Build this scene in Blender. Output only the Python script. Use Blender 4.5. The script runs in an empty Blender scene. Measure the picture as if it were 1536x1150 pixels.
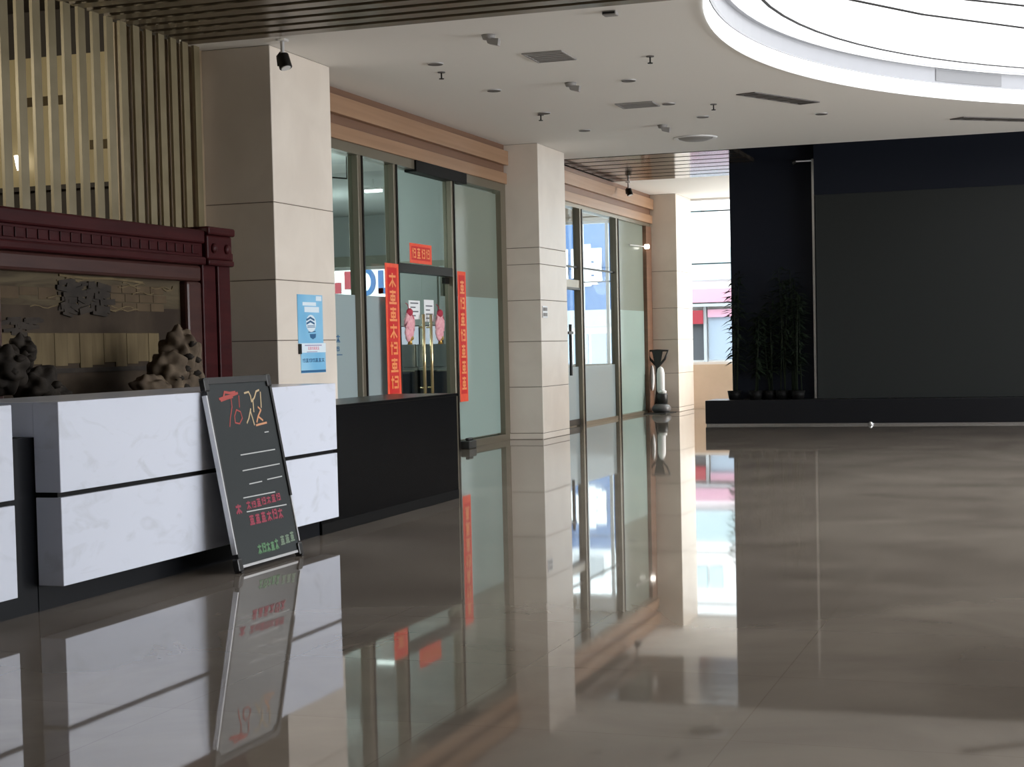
import bpy, bmesh, math, random
from mathutils import Vector, Matrix, noise
random.seed(7)
S = 0.84                      # metres per layout unit
SC = bpy.context.scene
COL = SC.collection

# ------------------------------------------------------------------ materials
def mat(name, base=(.5, .5, .5), rough=.5, metal=0., spec=.5, emit=None, estr=0., coat=0.):
    m = bpy.data.materials.new(name); m.use_nodes = True
    b = m.node_tree.nodes['Principled BSDF']
    b.inputs['Base Color'].default_value = (*base, 1)
    b.inputs['Roughness'].default_value = rough
    b.inputs['Metallic'].default_value = metal
    b.inputs['Specular IOR Level'].default_value = spec
    b.inputs['Coat Weight'].default_value = coat
    if emit:
        b.inputs['Emission Color'].default_value = (*emit, 1)
        b.inputs['Emission Strength'].default_value = estr
    return m

def noisy(name, c0, c1, scale=4., detail=4., rough=.5, metal=0., spec=.5, stretch=(1, 1, 1), lo=.35, hi=.65, bump=0., dist=0., coat=0.):
    m = mat(name, c0, rough, metal, spec, coat=coat)
    nt = m.node_tree; b = nt.nodes['Principled BSDF']
    tc = nt.nodes.new('ShaderNodeTexCoord'); mp = nt.nodes.new('ShaderNodeMapping')
    mp.inputs['Scale'].default_value = stretch
    n = nt.nodes.new('ShaderNodeTexNoise'); n.inputs['Scale'].default_value = scale
    n.inputs['Detail'].default_value = detail; n.inputs['Distortion'].default_value = dist
    r = nt.nodes.new('ShaderNodeValToRGB')
    r.color_ramp.elements[0].position = lo; r.color_ramp.elements[0].color = (*c0, 1)
    r.color_ramp.elements[1].position = hi; r.color_ramp.elements[1].color = (*c1, 1)
    nt.links.new(tc.outputs['Object'], mp.inputs['Vector']); nt.links.new(mp.outputs['Vector'], n.inputs['Vector'])
    nt.links.new(n.outputs['Fac'], r.inputs['Fac']); nt.links.new(r.outputs['Color'], b.inputs['Base Color'])
    if bump:
        bp = nt.nodes.new('ShaderNodeBump'); bp.inputs['Strength'].default_value = bump
        nt.links.new(n.outputs['Fac'], bp.inputs['Height']); nt.links.new(bp.outputs['Normal'], b.inputs['Normal'])
    return m

def thin_fresnel(nt, ior):
    g = nt.nodes.new('ShaderNodeNewGeometry'); m = nt.nodes.new('ShaderNodeMapRange'); f = nt.nodes.new('ShaderNodeFresnel')
    m.inputs['To Min'].default_value = ior; m.inputs['To Max'].default_value = 1/ior
    nt.links.new(g.outputs['Backfacing'], m.inputs['Value']); nt.links.new(m.outputs['Result'], f.inputs['IOR']); return f

def glassy(name, tint=(.9, .95, .93), rough=.0, ior=1.45):
    m = bpy.data.materials.new(name); m.use_nodes = True; nt = m.node_tree; nt.nodes.clear()
    o = nt.nodes.new('ShaderNodeOutputMaterial'); mx = nt.nodes.new('ShaderNodeMixShader')
    t = nt.nodes.new('ShaderNodeBsdfTransparent'); t.inputs['Color'].default_value = (*tint, 1)
    g = nt.nodes.new('ShaderNodeBsdfGlossy'); g.inputs['Roughness'].default_value = rough
    f = thin_fresnel(nt, ior)
    nt.links.new(f.outputs[0], mx.inputs[0]); nt.links.new(t.outputs[0], mx.inputs[1]); nt.links.new(g.outputs[0], mx.inputs[2])
    nt.links.new(mx.outputs[0], o.inputs[0]); return m

def frosted(name, col=(.6, .65, .63), clear=.15, trans=.6):
    m = bpy.data.materials.new(name); m.use_nodes = True; nt = m.node_tree; nt.nodes.clear()
    o = nt.nodes.new('ShaderNodeOutputMaterial')
    d = nt.nodes.new('ShaderNodeBsdfDiffuse'); d.inputs['Color'].default_value = (*col, 1)
    t = nt.nodes.new('ShaderNodeBsdfTranslucent'); t.inputs['Color'].default_value = (*col, 1)
    tr = nt.nodes.new('ShaderNodeBsdfTransparent'); g = nt.nodes.new('ShaderNodeBsdfGlossy'); g.inputs['Roughness'].default_value = .15
    fr = thin_fresnel(nt, 1.3)
    a = nt.nodes.new('ShaderNodeMixShader'); a.inputs[0].default_value = trans
    b = nt.nodes.new('ShaderNodeMixShader'); b.inputs[0].default_value = clear
    c = nt.nodes.new('ShaderNodeMixShader')
    L = nt.links.new
    L(d.outputs[0], a.inputs[1]); L(t.outputs[0], a.inputs[2]); L(a.outputs[0], b.inputs[1]); L(tr.outputs[0], b.inputs[2])
    L(fr.outputs[0], c.inputs[0]); L(b.outputs[0], c.inputs[1]); L(g.outputs[0], c.inputs[2]); L(c.outputs[0], o.inputs[0])
    return m

def floor_mat():
    m = mat('polished_floor_marble', (.3, .26, .22), .03, spec=.6)
    nt = m.node_tree; b = nt.nodes['Principled BSDF']; L = nt.links.new
    tc = nt.nodes.new('ShaderNodeTexCoord')
    n = nt.nodes.new('ShaderNodeTexNoise'); n.inputs['Scale'].default_value = .9; n.inputs['Detail'].default_value = 6; n.inputs['Distortion'].default_value = .8
    r = nt.nodes.new('ShaderNodeValToRGB')
    r.color_ramp.elements[0].position = .35; r.color_ramp.elements[0].color = (.235, .20, .165, 1)
    r.color_ramp.elements[1].position = .68; r.color_ramp.elements[1].color = (.345, .30, .25, 1)
    br = nt.nodes.new('ShaderNodeTexBrick'); br.offset = 0; br.inputs['Scale'].default_value = 1
    br.inputs['Brick Width'].default_value = 1.; br.inputs['Row Height'].default_value = 1.
    br.inputs['Mortar Size'].default_value = .0025; br.inputs['Mortar Smooth'].default_value = .1
    br.inputs['Color1'].default_value = (1, 1, 1, 1); br.inputs['Color2'].default_value = (.93, .93, .93, 1); br.inputs['Mortar'].default_value = (.8, .78, .76, 1)
    mx = nt.nodes.new('ShaderNodeMix'); mx.data_type = 'RGBA'; mx.blend_type = 'MULTIPLY'; mx.inputs[0].default_value = 1
    L(tc.outputs['Object'], n.inputs['Vector']); L(tc.outputs['Object'], br.inputs['Vector'])
    L(n.outputs['Fac'], r.inputs['Fac']); L(r.outputs['Color'], mx.inputs[6]); L(br.outputs['Color'], mx.inputs[7])
    L(mx.outputs[2], b.inputs['Base Color'])
    n2 = nt.nodes.new('ShaderNodeTexNoise'); n2.inputs['Scale'].default_value = .6; n2.inputs['Detail'].default_value = 1
    bp = nt.nodes.new('ShaderNodeBump'); bp.inputs['Strength'].default_value = .006; bp.inputs['Distance'].default_value = .1
    L(tc.outputs['Object'], n2.inputs['Vector']); L(n2.outputs['Fac'], bp.inputs['Height']); L(bp.outputs['Normal'], b.inputs['Normal'])
    return m

M = {}
M['floor'] = floor_mat()
M['ceiling'] = mat('ceiling_white_paint', (.88, .86, .82), .7)
M['void'] = mat('ceiling_void_dark', (.03, .028, .025), .8)
M['slat_dark'] = mat('dark_bronze_gloss', (.032, .026, .02), .12, spec=.2)
M['slat_brown'] = mat('brown_ceiling_slat', (.15, .12, .08), .3, spec=.4)
M['slat_brass'] = noisy('dull_brass', (.175, .142, .078), (.215, .178, .105), 3, 3, rough=.45, metal=.2)
M['stone'] = noisy('beige_stone', (.69, .62, .545), (.76, .69, .61), 1.6, 5, rough=.35, dist=.6)
M['joint'] = mat('stone_joint', (.13, .10, .08), .8)
M['marble'] = noisy('white_marble', (.73, .77, .88), (.60, .63, .70), 5.5, 9, rough=.18, lo=.55, hi=.80, dist=1.2, stretch=(1, .6, 1.4))
M['black_gloss'] = mat('black_lacquer', (.0035, .0036, .0042), .25, spec=.12)
M['black_matte'] = mat('black_panel', (.006, .0068, .009), .45, spec=.12)
M['groove'] = mat('groove_black', (.006, .006, .006), .5, spec=.1)
M['redwood'] = noisy('dark_red_rosewood', (.030, .0045, .0055), (.045, .0075, .0085), 6, 4, rough=.4, spec=.1, stretch=(1, .3, 3))
M['redwood_brown'] = noisy('brown_rosewood', (.038, .012, .010), (.052, .018, .014), 6, 4, rough=.4, spec=.3, stretch=(1, .3, 3))
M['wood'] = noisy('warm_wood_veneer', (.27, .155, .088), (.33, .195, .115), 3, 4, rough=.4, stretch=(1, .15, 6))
M['wood_dark'] = noisy('wood_veneer_recess', (.15, .078, .048), (.18, .095, .055), 3, 4, rough=.5, stretch=(1, .15, 6))  # darker veneer: fascia recess shade put into the colour; also the jamb's wood
M['frame'] = mat('olive_bronze_metal', (.20, .175, .13), .35, metal=.5)
M['frame_dark'] = mat('black_bronze_metal', (.010, .009, .008), .4, spec=.2)
M['glass'] = glassy('clear_glass', (.80, .87, .84), ior=1.25)
M['glass_far'] = glassy('clear_glass_window', (.93, .96, .96), ior=1.12)
M['film'] = frosted('frosted_film', (.52, .60, .62), .04, .5)
M['film_green'] = frosted('frosted_green_film', (.36, .40, .34), .12, .45)
M['film_pale'] = frosted('frosted_pale_film', (.60, .74, .70), .08, .55)
M['red_paper'] = noisy('red_paper', (.80, .075, .03), (.86, .10, .045), 12, 2, rough=.5)
M['red_deep'] = mat('deep_red_print', (.62, .012, .012), .5)
M['gold_print'] = mat('gold_print', (.85, .30, .10), .4)
M['brass'] = mat('polished_brass', (.72, .58, .33), .22, metal=.9)
M['chrome'] = mat('brushed_steel', (.62, .62, .62), .25, metal=1)
M['silver'] = mat('satin_silver', (.66, .66, .67), .35, metal=.6)
M['plastic_black'] = mat('black_plastic', (.012, .012, .012), .4)
M['board'] = mat('blackboard_glass', (.058, .064, .066), .16)
M['chalk_red'] = mat('red_chalk', (.42, .075, .065), .8)
M['chalk_orange'] = mat('orange_chalk', (.62, .30, .16), .8)
M['chalk_yellow'] = mat('tan_chalk', (.55, .42, .25), .8)
M['chalk_white'] = mat('white_chalk', (.50, .51, .51), .8)
M['chalk_magenta'] = mat('magenta_chalk', (.30, .045, .075), .8)
M['chalk_green'] = mat('green_chalk', (.11, .24, .12), .8)
M['chalk_pale'] = mat('pale_green_chalk', (.16, .22, .155), .8)
M['white'] = mat('white_plastic', (.80, .80, .80), .4)
M['paper'] = mat('white_paper', (.82, .84, .86), .6)
M['ink'] = mat('grey_ink', (.12, .13, .15), .6)
M['poster_blue'] = noisy('poster_blue_print', (.16, .46, .74), (.34, .64, .86), 1.4, 2, rough=.35)
M['poster_pale'] = mat('poster_pale_print', (.74, .84, .92), .35)
M['poster_navy'] = mat('poster_navy_print', (.03, .13, .28), .35)
M['poster_pink'] = mat('poster_pink_print', (.78, .38, .46), .35)
M['poster_purple'] = mat('poster_purple_print', (.30, .22, .42), .35)
M['wall_dark'] = mat('video_wall_casing', (.0105, .0128, .0195), .4, spec=.12)
M['screen'] = mat('video_wall_screen', (.0235, .026, .0255), .3, spec=.12)
M['plinth'] = mat('plinth_black_stone', (.010, .0105, .0125), .3, spec=.2)
M['leaf'] = noisy('dark_bamboo_leaf', (.0045, .009, .0045), (.010, .018, .008), 6, 2, rough=.6, spec=.2)
M['stem'] = mat('bamboo_stem', (.010, .015, .007), .6, spec=.2)
M['membrane'] = mat('luminous_ceiling_membrane', (.8, .8, .8), .6, emit=(.95, .97, 1.), estr=1.15)
M['led'] = mat('led_rim_strip', (.8, .8, .8), .5, emit=(.96, .98, 1.), estr=1.0)
M['rim'] = mat('skylight_rim_metal', (.38, .39, .42), .4)
M['rim_dark'] = mat('skylight_rim_panel', (.24, .245, .26), .4)
M['seam'] = mat('membrane_seam', (.02, .02, .02), .6)
M['housing_grey'] = mat('dark_grey_plastic', (.10, .10, .105), .3)
M['vent'] = mat('grey_vent_grille', (.30, .29, .28), .6)
M['vent_dark'] = mat('dark_slot_diffuser', (.12, .11, .105), .6)
M['office_wall'] = mat('office_wall_paint', (.46, .49, .49), .8)
M['office_olive'] = mat('office_beige_partition', (.30, .30, .25), .6)
M['office_ceil'] = mat('office_ceiling', (.50, .53, .53), .8)
M['partition'] = mat('grey_fabric_partition', (.30, .32, .33), .8)
M['desk_dark'] = mat('navy_desk_base', (.015, .018, .035), .5)
M['monitor'] = mat('lit_monitor_screen', (.1, .1, .1), .3, emit=(.80, .82, 1.), estr=.62)
M['tube'] = mat('lit_fluorescent_tube', (.8, .8, .8), .3, emit=(.95, 1, 1), estr=3)
M['lamp_glow'] = mat('lit_downlight_lens', (.8, .8, .8), .3, emit=(1, .95, .85), estr=3)
M['pink'] = noisy('pink_felt', (.72, .30, .36), (.80, .45, .48), 25, 2, rough=.8)
M['pink_dark'] = mat('crimson_felt', (.40, .03, .06), .8)
M['gold'] = mat('gold_trim', (.55, .33, .08), .35, metal=.6)
M['sill'] = noisy('tan_sill_stone', (.62, .49, .37), (.68, .54, .42), 2, 4, rough=.3)
M['window_frame'] = mat('white_window_frame', (.75, .75, .75), .5)
M['room_wall'] = mat('lobby_wall_paint', (.50, .45, .38), .7)
M['cream'] = noisy('cream_panel', (.56, .46, .26), (.62, .52, .31), 1.2, 2, rough=.55)
M['brown_wall'] = mat('brown_wall_panel', (.045, .035, .026), .6)
M['bronze_wall'] = noisy('bronze_wall_panel', (.42, .33, .22), (.48, .38, .26), 2, 2, rough=.5)
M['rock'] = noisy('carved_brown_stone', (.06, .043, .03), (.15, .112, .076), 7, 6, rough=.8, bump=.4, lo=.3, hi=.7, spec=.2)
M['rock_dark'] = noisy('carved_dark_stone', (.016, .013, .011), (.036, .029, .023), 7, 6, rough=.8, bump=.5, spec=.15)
M['pic_mid'] = noisy('relief_plank_tan', (.10, .075, .042), (.15, .115, .065), 3, 5, rough=.55, spec=.04, stretch=(1, 3, .6))
M['pic_upper'] = noisy('relief_sky_brown', (.055, .042, .028), (.10, .08, .05), 3, 6, rough=.6, spec=.04, stretch=(1, .5, 4), dist=1)
M['pic_stone'] = noisy('relief_stone_brown', (.070, .050, .032), (.10, .072, .045), 4, 5, rough=.6, spec=.04)
M['pic_low'] = noisy('relief_ground_dark', (.035, .026, .02), (.06, .045, .032), 3, 5, rough=.6, spec=.04)
M['pic_dark'] = noisy('relief_roof_dark', (.018, .014, .011), (.040, .031, .024), 6, 6, rough=.6, spec=.15, stretch=(1, 1, 2))
M['street'] = mat('street_asphalt', (.45, .45, .45), .9)
M['bld_white'] = mat('building_white_render', (.80, .80, .80), .8)
M['bld_grey'] = mat('building_grey_render', (.33, .35, .37), .8)
M['bld_glass'] = mat('shop_window_glass', (.28, .34, .42), .2)
M['bld_dark'] = mat('shop_dark_opening', (.045, .05, .06), .5)
M['sign_blue'] = mat('blue_sign_board', (.018, .085, .23), .5)
M['sign_cyan'] = mat('cyan_sign_board', (.40, .52, .56), .5)
M['sign_pale'] = mat('pale_cyan_window', (.50, .66, .70), .5)
M['sign_red'] = mat('red_sign_board', (.24, .012, .025), .5)
M['sign_pink'] = mat('pink_sign_board', (.5, .27, .36), .5)
M['sign_white'] = mat('white_sign_lettering', (.85, .85, .85), .5)

# ------------------------------------------------------------------ mesh builder
class MB:
    def __init__(s): s.v = []; s.f = []
    def add(s, vs, fs):
        o = len(s.v); s.v += [tuple(p) for p in vs]; s.f += [tuple(i + o for i in f) for f in fs]; return s
    def box(s, x0, x1, y0, y1, z0, z1):
        x0, x1 = sorted((x0, x1)); y0, y1 = sorted((y0, y1)); z0, z1 = sorted((z0, z1))
        return s.add([(x0,y0,z0),(x1,y0,z0),(x1,y1,z0),(x0,y1,z0),(x0,y0,z1),(x1,y0,z1),(x1,y1,z1),(x0,y1,z1)],
                     [(0,3,2,1),(4,5,6,7),(0,1,5,4),(1,2,6,5),(2,3,7,6),(3,0,4,7)])
    def hexa(s, p): return s.add(p, [(0,3,2,1),(4,5,6,7),(0,1,5,4),(1,2,6,5),(2,3,7,6),(3,0,4,7)])
    def prism(s, poly, y0, y1):        # poly in (x,z), extruded along Y
        n = len(poly)
        return s.add([(x, y0, z) for x, z in poly] + [(x, y1, z) for x, z in poly],
                     [tuple(range(n))] + [tuple(range(2*n-1, n-1, -1))] + [(i, i+n, (i+1) % n + n, (i+1) % n) for i in range(n)])
    def cyl(s, p0, p1, r0, r1=None, n=16, cap=True):
        r1 = r0 if r1 is None else r1
        p0, p1 = Vector(p0), Vector(p1); d = (p1 - p0).normalized()
        a = d.orthogonal().normalized(); b = d.cross(a); vs = []
        for p, r in ((p0, r0), (p1, r1)):
            vs += [p + (a*math.cos(t) + b*math.sin(t))*r for t in (2*math.pi*k/n for k in range(n))]
        fs = [(k, (k+1) % n, (k+1) % n + n, k+n) for k in range(n)]
        if cap: fs += [tuple(range(n-1, -1, -1)), tuple(range(n, 2*n))]
        return s.add(vs, fs)
    def tube(s, pts, r, n=10):
        pts = [Vector(p) for p in pts]; rs = r if isinstance(r, (list, tuple)) else [r]*len(pts); vs = []; fs = []; a = None
        for i, p in enumerate(pts):
            d = (pts[min(i+1, len(pts)-1)] - pts[max(i-1, 0)]).normalized()
            if a is None: a = d.orthogonal().normalized()
            a = (a - d*a.dot(d)).normalized(); b = d.cross(a)
            vs += [p + (a*math.cos(t) + b*math.sin(t))*rs[i] for t in (2*math.pi*k/n for k in range(n))]
        for i in range(len(pts)-1):
            for k in range(n): fs.append((i*n+k, i*n+(k+1) % n, (i+1)*n+(k+1) % n, (i+1)*n+k))
        fs += [tuple(range(n-1, -1, -1)), tuple(range((len(pts)-1)*n, len(pts)*n))]
        return s.add(vs, fs)
    def lathe(s, prof, c=(0, 0, 0), n=32, sx=1., sy=1.):   # prof (r,z)
        vs = []; fs = []; m = len(prof)
        for r, z in prof: vs += [(c[0]+r*sx*math.cos(2*math.pi*k/n), c[1]+r*sy*math.sin(2*math.pi*k/n), c[2]+z) for k in range(n)]
        for i in range(m-1):
            for k in range(n): fs.append((i*n+k, i*n+(k+1) % n, (i+1)*n+(k+1) % n, (i+1)*n+k))
        if prof[0][0] > 1e-6: fs.append(tuple(range(n-1, -1, -1)))
        if prof[-1][0] > 1e-6: fs.append(tuple(range((m-1)*n, m*n)))
        return s.add(vs, fs)
    def ball(s, c, rx, ry=None, rz=None, n=16, m=10, amp=0., fr=1., seed=0):
        ry = ry or rx; rz = rz or rx; vs = []; fs = []
        for i in range(m+1):
            t = math.pi*i/m
            for k in range(n):
                p = Vector((math.sin(t)*math.cos(2*math.pi*k/n), math.sin(t)*math.sin(2*math.pi*k/n), math.cos(t)))
                q = 1 + amp*noise.noise(p*fr + Vector((seed*3.1, seed*1.7, 0)))
                vs.append((c[0]+p.x*rx*q, c[1]+p.y*ry*q, c[2]+p.z*rz*q))
        for i in range(m):
            for k in range(n): fs.append((i*n+k, (i+1)*n+k, (i+1)*n+(k+1) % n, i*n+(k+1) % n))
        return s.add(vs, fs)
    def stroke(s, pts, w, f, t=.003):  # ribbon with thickness on a mapped surface f(u,v,h)
        for (u0, v0), (u1, v1) in zip(pts, pts[1:]):
            d = Vector((u1-u0, v1-v0)); L = d.length
            if L < 1e-6: continue
            d /= L; n = Vector((-d.y, d.x))*w/2; e = d*w*.3
            q = [(u0-e.x+n.x, v0-e.y+n.y), (u0-e.x-n.x, v0-e.y-n.y), (u1+e.x-n.x, v1+e.y-n.y), (u1+e.x+n.x, v1+e.y+n.y)]
            k = t*(1 + .03*(len(s.f)//6 % 40))
            s.hexa([f(a, b, 0) for a, b in q] + [f(a, b, k) for a, b in q])
        return s
    def rect(s, u0, u1, v0, v1, f, h0=0, h1=.003):
        q = [(u0, v0), (u1, v0), (u1, v1), (u0, v1)]
        return s.hexa([f(a, b, h0) for a, b in q] + [f(a, b, h1) for a, b in q])
    def poly(s, pts, f, h0=0, h1=.003):
        n = len(pts)
        return s.add([f(a, b, h0) for a, b in pts] + [f(a, b, h1) for a, b in pts],
                     [tuple(range(n-1, -1, -1)), tuple(range(n, 2*n))] + [(i, (i+1) % n, (i+1) % n+n, i+n) for i in range(n)])
    def build(s, name, m, parent=None, loc=None, bevel=0., smooth=False, seg=2):
        o_ = Vector(loc) if loc is not None else Vector((0, 0, 0))
        me = bpy.data.meshes.new(name); wp = Vector(parent['_o']) if parent is not None else Vector((0, 0, 0))
        if parent is not None and loc is None: o_ = wp
        me.from_pydata([tuple((Vector(p) - o_)*S) for p in s.v], [], s.f); me.update()
        bm = bmesh.new(); bm.from_mesh(me); bmesh.ops.recalc_face_normals(bm, faces=bm.faces); bm.to_mesh(me); bm.free()
        ob = bpy.data.objects.new(name, me); COL.objects.link(ob); me.materials.append(m if not isinstance(m, str) else M[m])
        if parent is not None: ob.parent = parent
        ob.location = (o_ - wp)*S if parent is not None else o_*S
        ob['_o'] = tuple(o_)
        if smooth:
            for p in me.polygons: p.use_smooth = True
        if bevel:
            b = ob.modifiers.new('bevel', 'BEVEL'); b.width = bevel*S; b.segments = seg; b.limit_method = 'ANGLE'; b.angle_limit = .6
        return ob

def tag(o, label=None, cat=None, group=None, kind=None):
    if label: o['label'] = label
    if cat: o['category'] = cat
    if group: o['group'] = group
    if kind: o['kind'] = kind
    return o
def thing(name, loc, label=None, cat=None, group=None, kind=None):
    o = bpy.data.objects.new(name, None); COL.objects.link(o); o.location = Vector(loc)*S; o['_o'] = tuple(loc)
    o.empty_display_size = .1
    return tag(o, label, cat, group, kind)
def struct(o): o['kind'] = 'structure'; return o
def B(*a): return MB().box(*a)
def copy_tree(root, loc, label, group=None):
    r = root.copy(); COL.objects.link(r); r.location = Vector(loc)*S; r['label'] = label; r['_o'] = tuple(loc)
    if group: r['group'] = group
    for ch in list(root.children):
        c = ch.copy(); COL.objects.link(c); c.parent = r
        for g in list(ch.children):
            d = g.copy(); COL.objects.link(d); d.parent = c
    return r

def glyph(mb, u, v, w, h, f, sw, rnd, dense=6, t=.003):
    """an ideogram-like sign: strokes inside the cell (u,v)-(u+w,v+h)"""
    L = rnd.choice((0, 1, 2))
    if L == 0:
        mb.stroke([(u+.05*w, v+.8*h), (u+.95*w, v+.8*h)], sw, f, t); mb.stroke([(u+.5*w, v+h), (u+.5*w, v)], sw, f, t)
        mb.stroke([(u+.5*w, v+.5*h), (u+.05*w, v+.05*h)], sw, f, t); mb.stroke([(u+.5*w, v+.5*h), (u+.95*w, v+.05*h)], sw, f, t)
    elif L == 1:
        mb.stroke([(u+.15*w, v+.95*h), (u+.15*w, v+.05*h)], sw, f, t); mb.stroke([(u, v+.7*h), (u+.35*w, v+.7*h)], sw, f, t)
        mb.stroke([(u+.5*w, v+.9*h), (u+.95*w, v+.9*h), (u+.95*w, v+.1*h)], sw, f, t); mb.stroke([(u+.5*w, v+.55*h), (u+.95*w, v+.55*h)], sw, f, t)
        mb.stroke([(u+.45*w, v+.1*h), (u+w, v+.1*h)], sw, f, t)
    else:
        mb.stroke([(u+.1*w, v+.9*h), (u+.9*w, v+.9*h)], sw, f, t); mb.stroke([(u+.2*w, v+.6*h), (u+.8*w, v+.6*h), (u+.8*w, v+.3*h), (u+.2*w, v+.3*h), (u+.2*w, v+.6*h)], sw, f, t)
        mb.stroke([(u, v+.05*h), (u+w, v+.05*h)], sw, f, t); mb.stroke([(u+.5*w, v+h), (u+.5*w, v+.05*h)], sw, f, t)

H = 4.73
# ================================================================== SETTING
struct(B(-20, 16, -8, 35.85, -.15, 0).build('floor', 'floor'))
# white ceiling with the round hole
cx, cy, cr = 5.55, 17.1, 8.9
def ceil_white():
    mb = MB()
    for a in ((-8.72, -3.45, 15.05, 27.0), (-3.45, 16, 26.1, 27.0), (14.55, 16, 8.1, 26.1), (-3.1, 16, -8, 8.1)): mb.box(*a, H, H+.12)
    n = 96; x0, x1, y0, y1 = -3.45, 14.55, 8.1, 26.1
    vs = []
    for k in range(n):
        t = 2*math.pi*k/n; c, s_ = math.cos(t), math.sin(t); q = 9.0/max(abs(c), abs(s_))
        vs += [(cx+cr*c, cy+cr*s_, H), (cx+q*c, cy+q*s_, H), (cx+cr*c, cy+cr*s_, H+.12), (cx+q*c, cy+q*s_, H+.12)]
    fs = []
    for k in range(n):
        a = 4*k; b = 4*((k+1) % n)
        fs += [(a, a+1, b+1, b), (a+2, b+2, b+3, a+3)]
    mb.add(vs, fs); return mb
struct(ceil_white().build('ceiling', 'ceiling'))
struct(B(-8.72, 16, 31.2, 35.85, H, H+.12).build('ceiling', 'ceiling'))
struct(B(-20, 16, -8, 35.95, 5.62, 5.75).build('ceiling', 'void'))
struct(B(-8.72, -3.1, -8, 15.02, 5.1, 5.2).build('ceiling', 'void'))
struct(B(-8.72, 16, 27.0, 31.2, 5.1, 5.2).build('ceiling', 'void'))
struct(B(-20, -8.72, 15.8, 35.85, H, H+.12).build('ceiling', 'office_ceil'))
# outer walls (mostly out of frame) -- the glazed entrance front on the right gives the daylight
rw = MB()
rw.box(16, 16.3, -8, 36, 0, .25).box(16, 16.3, -8, 36, 3.4, 5.7).box(16, 16.3, -8, 9.5, .25, 3.4).box(16, 16.3, 28, 36, .25, 3.4)
for y in (14, 18.6, 23.2): rw.box(16, 16.3, y, y+.2, .25, 3.4)
struct(rw.build('wall_right', 'room_wall'))
struct(B(-20, 16.3, -8.3, -8, 0, 5.7).build('wall_back', 'room_wall'))
struct(B(-20.3, -20, -8, 36, 0, 5.7).build('wall_left', 'office_wall'))
struct(B(-20, -8.7, 15.45, 15.8, 0, 5.62).build('wall_office', 'office_wall'))

# far end wall with windows
ew = MB()
ew.box(-20, 16, 35.85, 36.1, 0, 1.0)                      # sill wall
eo = MB().box(-20, -13.6, 35.85, 36.1, 3.5, 5.7).box(-14.6, -13.6, 35.85, 36.1, 1, 3.5)
struct(eo.build('wall_office_far', 'office_wall'))
ew.box(-13.6, -8.0, 35.85, 36.1, 4.35, 5.7)
ew.box(-8.0, 16, 35.85, 36.1, 4.75, 5.7)
ew.box(-2.2, 16, 35.85, 36.1, 1, 4.75)
struct(ew.build('wall_far', 'sill'))
def end_window(i, x0, x1, z0, z1, bars, rails, m='window_frame', bar=.035):
    w = thing('window_%d' % i, ((x0+x1)/2, 35.97, z0), kind='structure')
    fr = MB()
    for x in (x0, x1-.06): fr.box(x, x+.06, 35.92, 36.02, z0, z1)
    for z in (z0, z1-.06): fr.box(x0, x1, 35.92, 36.02, z, z+.06)
    for x in bars: fr.box(x-bar, x+bar, 35.93, 36.01, z0, z1)
    fr.build('window_frame', m, w)
    if rails:
        r = MB()
        for z in rails: r.box(x0, x1, 35.93, 36.01, z-.012, z+.012)
        r.build('window_rail', 'frame_dark', w)
    B(x0, x1, 35.965, 35.975, z0, z1).build('window_pane', 'glass_far', w)
end_window(3, -8.0, -2.2, 1.0, 4.75, (-6.2, -4.2), (3.27, 4.45))
end_window(4, -13.6, -8.55, 1.0, 4.35, (-12.3, -11.1, -10.45, -9.85), (2.95,))
struct(MB().box(-20, -13.6, 35.6, 35.85, 3.5, 3.75).build('trim_3', 'office_olive'))
end_window(5, -19.6, -14.6, 1.0, 3.5, (-17.1,), ())

# ------------------------------------------------------------------ ceiling slats
def slat_band(label, y0, y1, x0, x1, step, w, loc, m):
    t = thing('slatted_ceiling', loc, label, 'ceiling')
    y = y1 - w
    while y > y0:
        B(x0, x1, y, y+w, H, H+.07).build('slat', m, t); y -= step
    b = MB()
    x = x0+.8
    while x < x1: b.box(x, x+.05, y0+.05, y1-.05, H+.07, H+.11); x += 1.1
    b.build('carrier_rail', 'frame_dark', t)
    return t
slat_band('dark bronze slatted ceiling band above the reception desk', 6.6, 15.05, -8.6, -3.2, .285, .175, (-5.9, 10.8, H), 'slat_brown')
slat_band('dark glossy slatted ceiling band beyond the far white column', 27.0, 31.2, -8.35, -5.2, .6, .5, (-6.8, 29.1, H), 'slat_dark')
M['duct'] = mat('galvanised_duct', (.24, .26, .21), .5, metal=.4)
tag(B(-7.9, -3.3, 13.3, 14.0, 4.86, 5.08).build('ceiling_duct', 'duct'), 'galvanised duct glimpsed between dark ceiling slats', 'duct')

# ------------------------------------------------------------------ round luminous skylight
sk = thing('round_skylight', (cx, cy, H), 'huge round luminous white skylight in the white ceiling', 'skylight')
n = 160
def ring(r0, z0, r1, z1, a0=0., a1=2*math.pi, nn=n, thick=.03):
    mb = MB(); vs = []; fs = []; full = abs(a1-a0-2*math.pi) < 1e-6; m = nn if full else nn+1
    for k in range(m):
        t = a0+(a1-a0)*k/nn
        for r, z in ((r0, z0), (r1, z1), (r1+thick, z1), (r0+thick, z0)): vs.append((cx+r*math.cos(t), cy+r*math.sin(t), z))
    for k in range(nn):
        a = 4*k; b = 4*((k+1) % m)
        for j in range(4): fs.append((a+j, a+(j+1) % 4, b+(j+1) % 4, b+j))
    return mb.add(vs, fs)
ring(cr+.0, H-.02, cr+.0, H+.17).build('led_strip', 'led', sk, smooth=False)
ring(cr-.04, H+.17, cr-.04, H+.40).build('rim_band', 'rim', sk)
ring(cr-.10, H+.355, cr-.10, H+.37, thick=.06).build('rim_bead', 'chrome', sk)
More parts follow.
